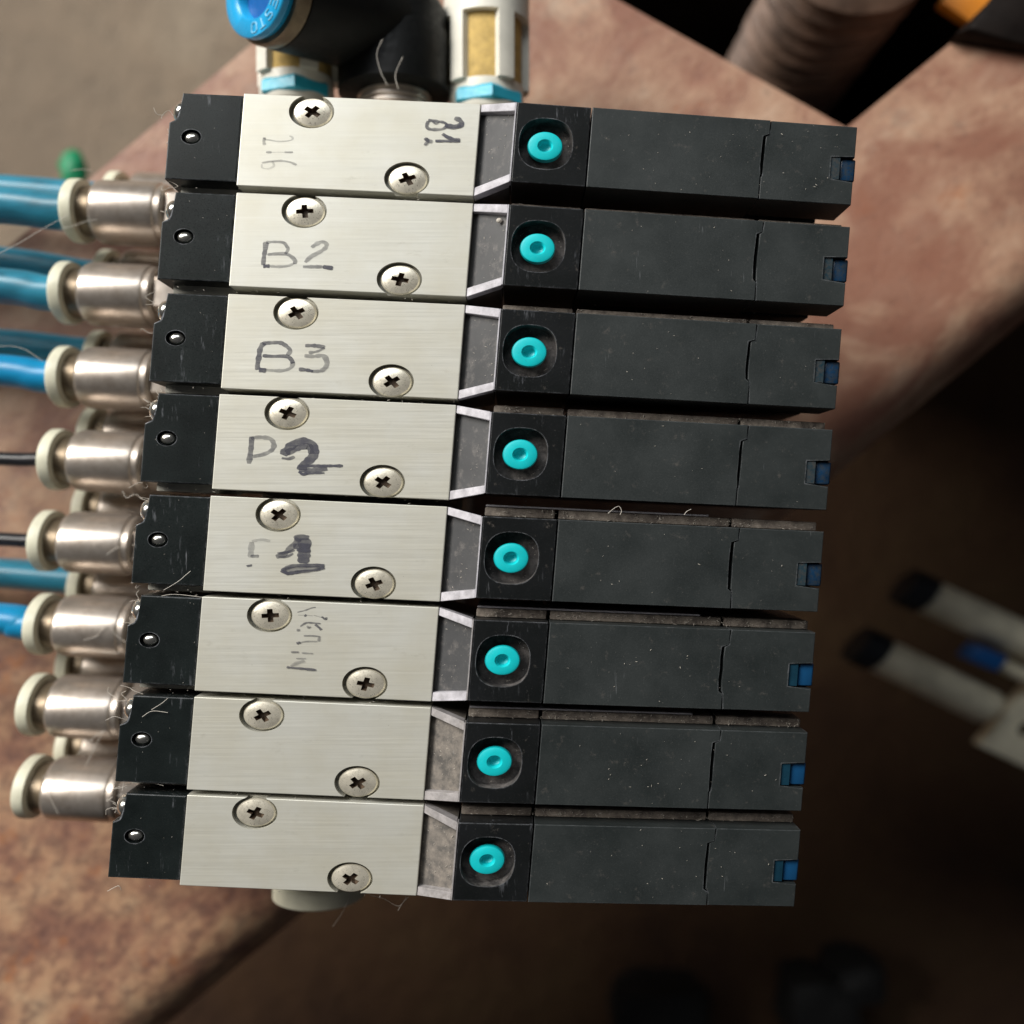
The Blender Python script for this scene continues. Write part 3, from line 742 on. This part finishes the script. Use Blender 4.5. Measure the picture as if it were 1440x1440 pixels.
# raised letters on the ring face: F E S T O, reading clockwise seen from the front
GL = {'F': [[(0, 0), (0, 1)], [(0, 1), (.8, 1)], [(0, .52), (.65, .52)]], 'E': [[(0, 0), (0, 1)], [(0, 1), (.8, 1)], [(0, .5), (.7, .5)], [(0, 0), (.8, 0)]],
      'S': [[(0, .1), (.2, 0), (.7, 0), (.8, .25), (.7, .48), (.15, .55), (0, .78), (.15, 1), (.65, 1), (.8, .9)]],
      'T': [[(.4, 0), (.4, 1)], [(0, 1), (.8, 1)]], 'O': [[(.15, 0), (.65, 0), (.8, .2), (.8, .8), (.65, 1), (.15, 1), (0, .8), (0, .2), (.15, 0)]]}
fm = frame(a0 - ec, dv)
def ang_of(px, py):
    """angle on the ring face of a picture position"""
    q = P(px, py, -150) - ec; lp = fm.inverted() @ q; return math.atan2(lp.y, lp.x)
aE, aO = ang_of(400, 6), ang_of(341, 42)
dA = (aO - aE)
while dA > math.pi: dA -= 2 * math.pi
while dA < -math.pi: dA += 2 * math.pi
b = new()
for k, ch in enumerate('FESTO'):
    a = aE + dA * (k - 1) / 3.0; sg = -1 if dA < 0 else 1
    for st in GL[ch]:
        pts = []
        for x, y in st:
            rr = 57 + y * 19
            aa = a + sg * (x - .4) * 17 / 66
            pts.append(fm @ Vector((rr * math.cos(aa), rr * math.sin(aa), Lb + .4)))
        tube(b, pts, 1.5, 6)
put('lettering', finish(b, 'lettering', M['pale_blue']), rg)

def silencer(base, label):
    root = empty('silencer', base, label, 'silencer', 'white silencers with blue hexagonal bases at the top end')
    Y = (0, 1, 0)
    hz = Matrix.Translation((0, 0, 12))
    b = new(); lathe(b, [(59, -22), (64, -18), (64, 4), (59, 11)], hz @ frame((0, 0, 0), Y) @ Matrix.Rotation(math.radians(40), 4, 'Z'), 6)
    put('hex_base', finish(b, 'hex_base', M['hex'], sharp=20), root)
    b = new(); lathe(b, [(30, -110), (30, -42.5)], frame((0, 0, 0), Y), 24)
    put('threaded_neck', finish(b, 'threaded_neck', M['nickel']), root)
    b = new(); lathe(b, [(61, 24), (61, 300)], frame((0, 0, 0), Y), 32)
    put('filter_core', finish(b, 'filter_core', M['felt']), root)
    b = new(); lathe(b, [(50, -42), (60, -38), (64, -30), (64, 30)], frame((0, 0, 0), Y), 40)
    lathe(b, [(74, 178), (74, 300)], frame((0, 0, 0), Y), 40)
    for k in range(5):
        a = math.radians(97 + 36 + 72 * k); s = math.radians(14)
        ring = []
        for y0 in (28, 180):
            for rr, aa in ((59, a - s), (74, a - s * .8), (75, a), (74, a + s * .8), (59, a + s)):
                ring.append(b.verts.new((rr * math.cos(aa), y0, rr * math.sin(aa))))
        for q in range(5): b.faces.new((ring[q], ring[(q + 1) % 5], ring[5 + (q + 1) % 5], ring[5 + q]))
        b.faces.new(ring[:5]); b.faces.new(ring[5:])
    put('cage', finish(b, 'cage', M['cage'], sharp=40), root)
silencer(Vector(((684 - 720) * 1.2233, 945, -350)), 'white caged silencer with amber felt and blue hex base, right of the black elbow')
silencer(Vector(((415 - 720) * 1.2233, 965, -350)), 'white caged silencer with blue hex base, half hidden behind the black elbow')

# ================================================================== THINGS BEYOND
# ribbed vertical shaft in the notch
sp = P(1216, -72, -740)
root = empty('threaded_shaft', sp, 'large worn threaded steel shaft standing in the V notch of the plate', 'shaft')
b = new(); prof = []
for k in range(17):
    z = -k * 72; prof += [(92, z), (168, z - 24), (168, z - 30), (92, z - 54)]
lathe(b, prof, Matrix.Identity(4), 56)
for v in b.verts: v.co.x += 6 * noise.noise(v.co * 0.02); v.co.y += 6 * noise.noise(v.co * 0.021 + Vector((9, 0, 0)))
put('thread', finish(b, 'thread', M['oldsteel'], sharp=60), root)
b = new(); bmesh.ops.create_icosphere(b, subdivisions=4, radius=300)
for v in b.verts:
    v.co = Vector((v.co.x * 1.1, v.co.y * .8, v.co.z * .5 - 1300)) + v.co.normalized() * 60 * noise.noise(v.co * 0.012)
put('base_lump', finish(b, 'base_lump', M['oldsteel'], sharp=80), root)
# orange strip, and a dark slab shaped as the cast shadow at the top right
oc = P(1392, -8, -900)
b = new(); box(b, -70, 60, -90, 160, -40, 0, 6); bmesh.ops.rotate(b, verts=b.verts, cent=(0, 0, 0), matrix=Matrix.Rotation(math.radians(-42), 3, 'Z'))
tag(put('orange_strip', finish(b, 'orange_strip', M['orange']), loc=oc), 'orange painted strip showing at the top edge beside the threaded shaft', 'strip')
b = new(); bo = P(1440, 20, -600)
prism(b, [(q.x, q.y) for q in [P(x, y, -560) - bo for x, y in ((1346, 46), (1440, 62), (1560, 70), (1560, -60), (1440, -60), (1398, -6))]], 0, 45, 18, 4)
tag(put('shadow_slab', finish(b, 'shadow_slab', M['shade_black'], sharp=60), loc=bo), 'added dark slab in the upper right corner standing in for a cast shadow on the rusty plate', 'slab')
# green scrap behind the topmost fitting
b = new(); bmesh.ops.create_icosphere(b, subdivisions=3, radius=52)
for v in b.verts: v.co = Vector((v.co.x * .7, v.co.y * 1.5, v.co.z * .5)) + v.co.normalized() * 10 * noise.noise(v.co * .05)
tag(put('green_plug', finish(b, 'green_plug', M['green'], sharp=80), loc=P(103, 240, -1500)), 'small blurred green plug behind the topmost fitting', 'plug')

# cylinder assembly on the ground to the right
ga = P(1400, 960, -1750)
root = empty('twin_cylinder_unit', ga, 'aged white twin cylinder unit with dark caps lying on the ground to the right', 'cylinder unit')
def rod(name, a, b_, r, m, prof=None):
    A = P(*a) - ga; B = P(*b_) - ga; L = (B - A).length; bb_ = new()
    lathe(bb_, prof(L) if prof else [(r * .9, 0), (r, L * .03), (r, L * .97), (r * .9, L)], frame(A, B - A), 32)
    return put(name, finish(bb_, name, m, sharp=35), root)
zc = -1600
for (x0, y0), (x1, y1) in (((1303, 838), (1560, 955)), ((1236, 920), (1392, 996))):
    rod('barrel', (x0, y0, zc), (x1, y1, zc), 66, M['old_white'])
    d = Vector((x1 - x0, y1 - y0)).normalized()
    rod('end_cap', (x0 - d.x * 36, y0 - d.y * 36, zc), (x0 - d.x, y0 - d.y, zc), 74, M['navy'])
b = new(); A = P(1372, 1052, -1650) - ga
box(b, 0, 600, -190, 190, -60, 0, 8)
hole = new(); lathe(hole, [(34, -80), (34, 30)], Matrix.Translation((95, -60, 0)), 20)
b = boolean(b, [hole])
bmesh.ops.rotate(b, verts=b.verts, cent=(0, 0, 0), matrix=Matrix.Rotation(math.radians(-32), 3, 'Z'))
for v in b.verts: v.co += A + Vector((110, 170, 0))
put('mounting_plate', finish(b, 'mounting_plate', M['old_white']), root)
b = new(); A = P(1384, 924, -1560) - ga; box(b, -50, 50, -32, 32, -60, 30, 8)
bmesh.ops.rotate(b, verts=b.verts, cent=(0, 0, 0), matrix=Matrix.Rotation(math.radians(-30), 3, 'Z'))
for v in b.verts: v.co += A
put('blue_clip', finish(b, 'blue_clip', M['blue_dark']), root)
rod('piston_rod', (1402, 932, -1600), (1500, 978, -1600), 26, M['old_white'])
# dark lumps on the ground below
def lump(px, py, z, sx, sy, seed, label):
    b = new(); bmesh.ops.create_cube(b, size=2.0); bmesh.ops.subdivide_edges(b, edges=b.edges, cuts=6, use_grid_fill=True)
    for v in b.verts:
        n3 = v.co.normalized(); v.co = v.co * .6 + n3 * .5
        v.co += n3 * .25 * noise.noise(v.co * 1.3 + Vector((seed, 0, 0)))
        v.co = Vector((v.co.x * sx, v.co.y * sy, v.co.z * 130))
    tag(put('rubber_lump', finish(b, 'rubber_lump', M['rubber'], sharp=50), loc=P(px, py, z)), label, 'lump', 'black lumps on the ground below')
lump(925, 1425, -2500, 170, 160, 1, 'wide black lump on the ground at the bottom, under the coil ends')
lump(1150, 1405, -2480, 130, 150, 5, 'black lump on the ground right of the wide black lump')
lump(1200, 1368, -2470, 90, 90, 8, 'smallest black lump on the ground, touching the one right of the wide lump')

# ================================================================== DUST AND LINT
bm = new()
def flake(p, s, up=(0, 0, 1)):
    a = random.uniform(0, math.pi); e = random.uniform(1, 3.0)
    d = Vector((math.cos(a), math.sin(a), random.uniform(-.2, .3))) * s * e; n2 = Vector((-math.sin(a), math.cos(a), random.uniform(-.3, .3))) * s * .6
    vs = [bm.verts.new(p + q) for q in (-d, n2, d, -n2, Vector((0, 0, s * .8)))]
    for k in range(4): bm.faces.new((vs[k], vs[(k + 1) % 4], vs[4]))
for i, (px, py) in enumerate(TL):
    o3 = P(px, py); hs = HS[i]
    def at(u, v, z): 
        q = ROT @ Vector((u, -v, z)); return Vector((o3.x + q.x, o3.y + q.y * hs, z))
    zs = lambda u, z: z - 35.0 * max(0, u - 384) / 480
    nd = [14, 40, 90, 140, 170, 220, 240, 210][i]
    for k in range(nd):                                      # on the dusty ledges
        u = random.uniform(388, 862); flake(at(u, random.uniform(-2, 13), zs(u, 5)), random.choice((.5, .6, .8, 1.2)))
    for k in range([20, 14, 14, 14, 14, 16, 26, 40][i]):     # in the collar
        t = random.random(); u = 336 + 46 * t; flake(at(u, random.uniform(22, 155), -14 + 38 * t + 1.0), random.choice((.5, .7, 1.0)))
    for k in range([46, 12, 12, 10, 14, 20, 26, 22][i]):     # on coil tops
        u = random.triangular(492, 860, 800 if i == 0 else 600); flake(at(u, random.uniform(18, 160), zs(u, 41.2)), random.choice((.4, .5, .6, .9)))
    for k in range(12):                                      # in the gaps below the coils
        u = random.uniform(400, 850); flake(at(u, random.uniform(164, 180), zs(u, random.uniform(-90, -20))), random.choice((.5, .7, 1.1)))
    for k in range(14):                                      # around buttons
        a = random.uniform(0, 6.3); flake(at(429 + 33 * math.cos(a), 88 + 42 * math.sin(a), 12), .6)
    for k in range(16): flake(at(random.uniform(-100, 334), random.uniform(176, 186), -8), random.choice((.5, .8, 1.0)))
    for k in range(5): flake(at(random.uniform(-98, -5), random.uniform(6, 165), -2.2), .5)
fo = put('dust_flakes', finish(bm, 'dust_flakes', M['flake'], fix=False)); tag(fo, kind='stuff')
b = new(); bmesh.ops.create_icosphere(b, subdivisions=2, radius=3.2)
for v in b.verts: v.co.x *= 1.3; v.co.y *= 1.5
tag(put('grit_grain', finish(b, 'grit_grain', M['flake']), loc=P(702, 310, 22)), 'tiny tan grain lodged in the collar corner of the B2 valve', 'grain')

bm = new()
hairs = [([(-4, 358), (30, 340), (60, 322), (95, 303)], -200), ([(85, 322), (105, 317), (122, 311), (137, 309)], -262), ([(-2, 487), (18, 487), (38, 493), (60, 508)], -230),
         ([(108, 1062), (122, 1046), (136, 1034), (145, 1028)], -250), ([(120, 1078), (128, 1062), (138, 1042), (147, 1026)], -250), ([(82, 1145), (70, 1120), (66, 1105), (60, 1090)], -262),
         ([(486, 1247), (491, 1262), (482, 1282), (468, 1303)], -180), ([(520, 1259), (540, 1264), (560, 1274), (572, 1262)], -60), ([(560, 1280), (566, 1270), (574, 1262)], -60),
         ([(230, 830), (250, 818), (262, 808), (268, 803)], 3), ([(210, 845), (228, 838), (250, 836), (300, 842)], -6), ([(195, 1002), (210, 994), (230, 990), (262, 992)], -6),
         ([(855, 722), (862, 716), (870, 712), (874, 718), (872, 724)], 22), ([(962, 724), (966, 719), (972, 716)], 18), ([(545, 120), (535, 100), (530, 75), (538, 55)], -200), ([(560, 125), (556, 105), (566, 80)], -200),
         ([(200, 1008), (214, 1000), (236, 1002)], 1), ([(213, 998), (226, 990), (236, 982)], 2), ([(172, 1112), (176, 1100), (196, 1096), (230, 1105)], -8),
         ([(100, 240), (115, 238), (130, 240)], -300), ([(150, 780), (165, 770), (178, 768)], -262), ([(172, 690), (178, 700), (190, 695), (200, 702)], -150),
         ([(118, 900), (135, 895), (150, 880), (165, 895), (180, 905)], -262), ([(100, 918), (125, 915), (160, 918), (172, 916)], -262)]
for pts, z in hairs:
    tube(bm, spline([P(x, y, z) for x, y in pts], 8), 0.42, 5)
for k in range(60):
    i = random.randrange(8); o3 = P(*TL[i])
    base = random.choice(((-96, 180, -12), (-110, 20, -40), (-115, 60, -60), (-180, 100, -262)))
    q = o3 + ROT @ Vector((base[0] + random.uniform(-14, 14), -base[1] + random.uniform(-10, 10), 0)); q.z = base[2]
    pts = [q]
    for s in range(3): pts.append(pts[-1] + Vector((random.uniform(-14, 14), random.uniform(-12, 12), random.uniform(-3, 4))))
    tube(bm, spline(pts, 6), 0.42, 4)
tag(put('lint_fibres', finish(bm, 'lint_fibres', M['fibre'], sharp=60)), kind='stuff')
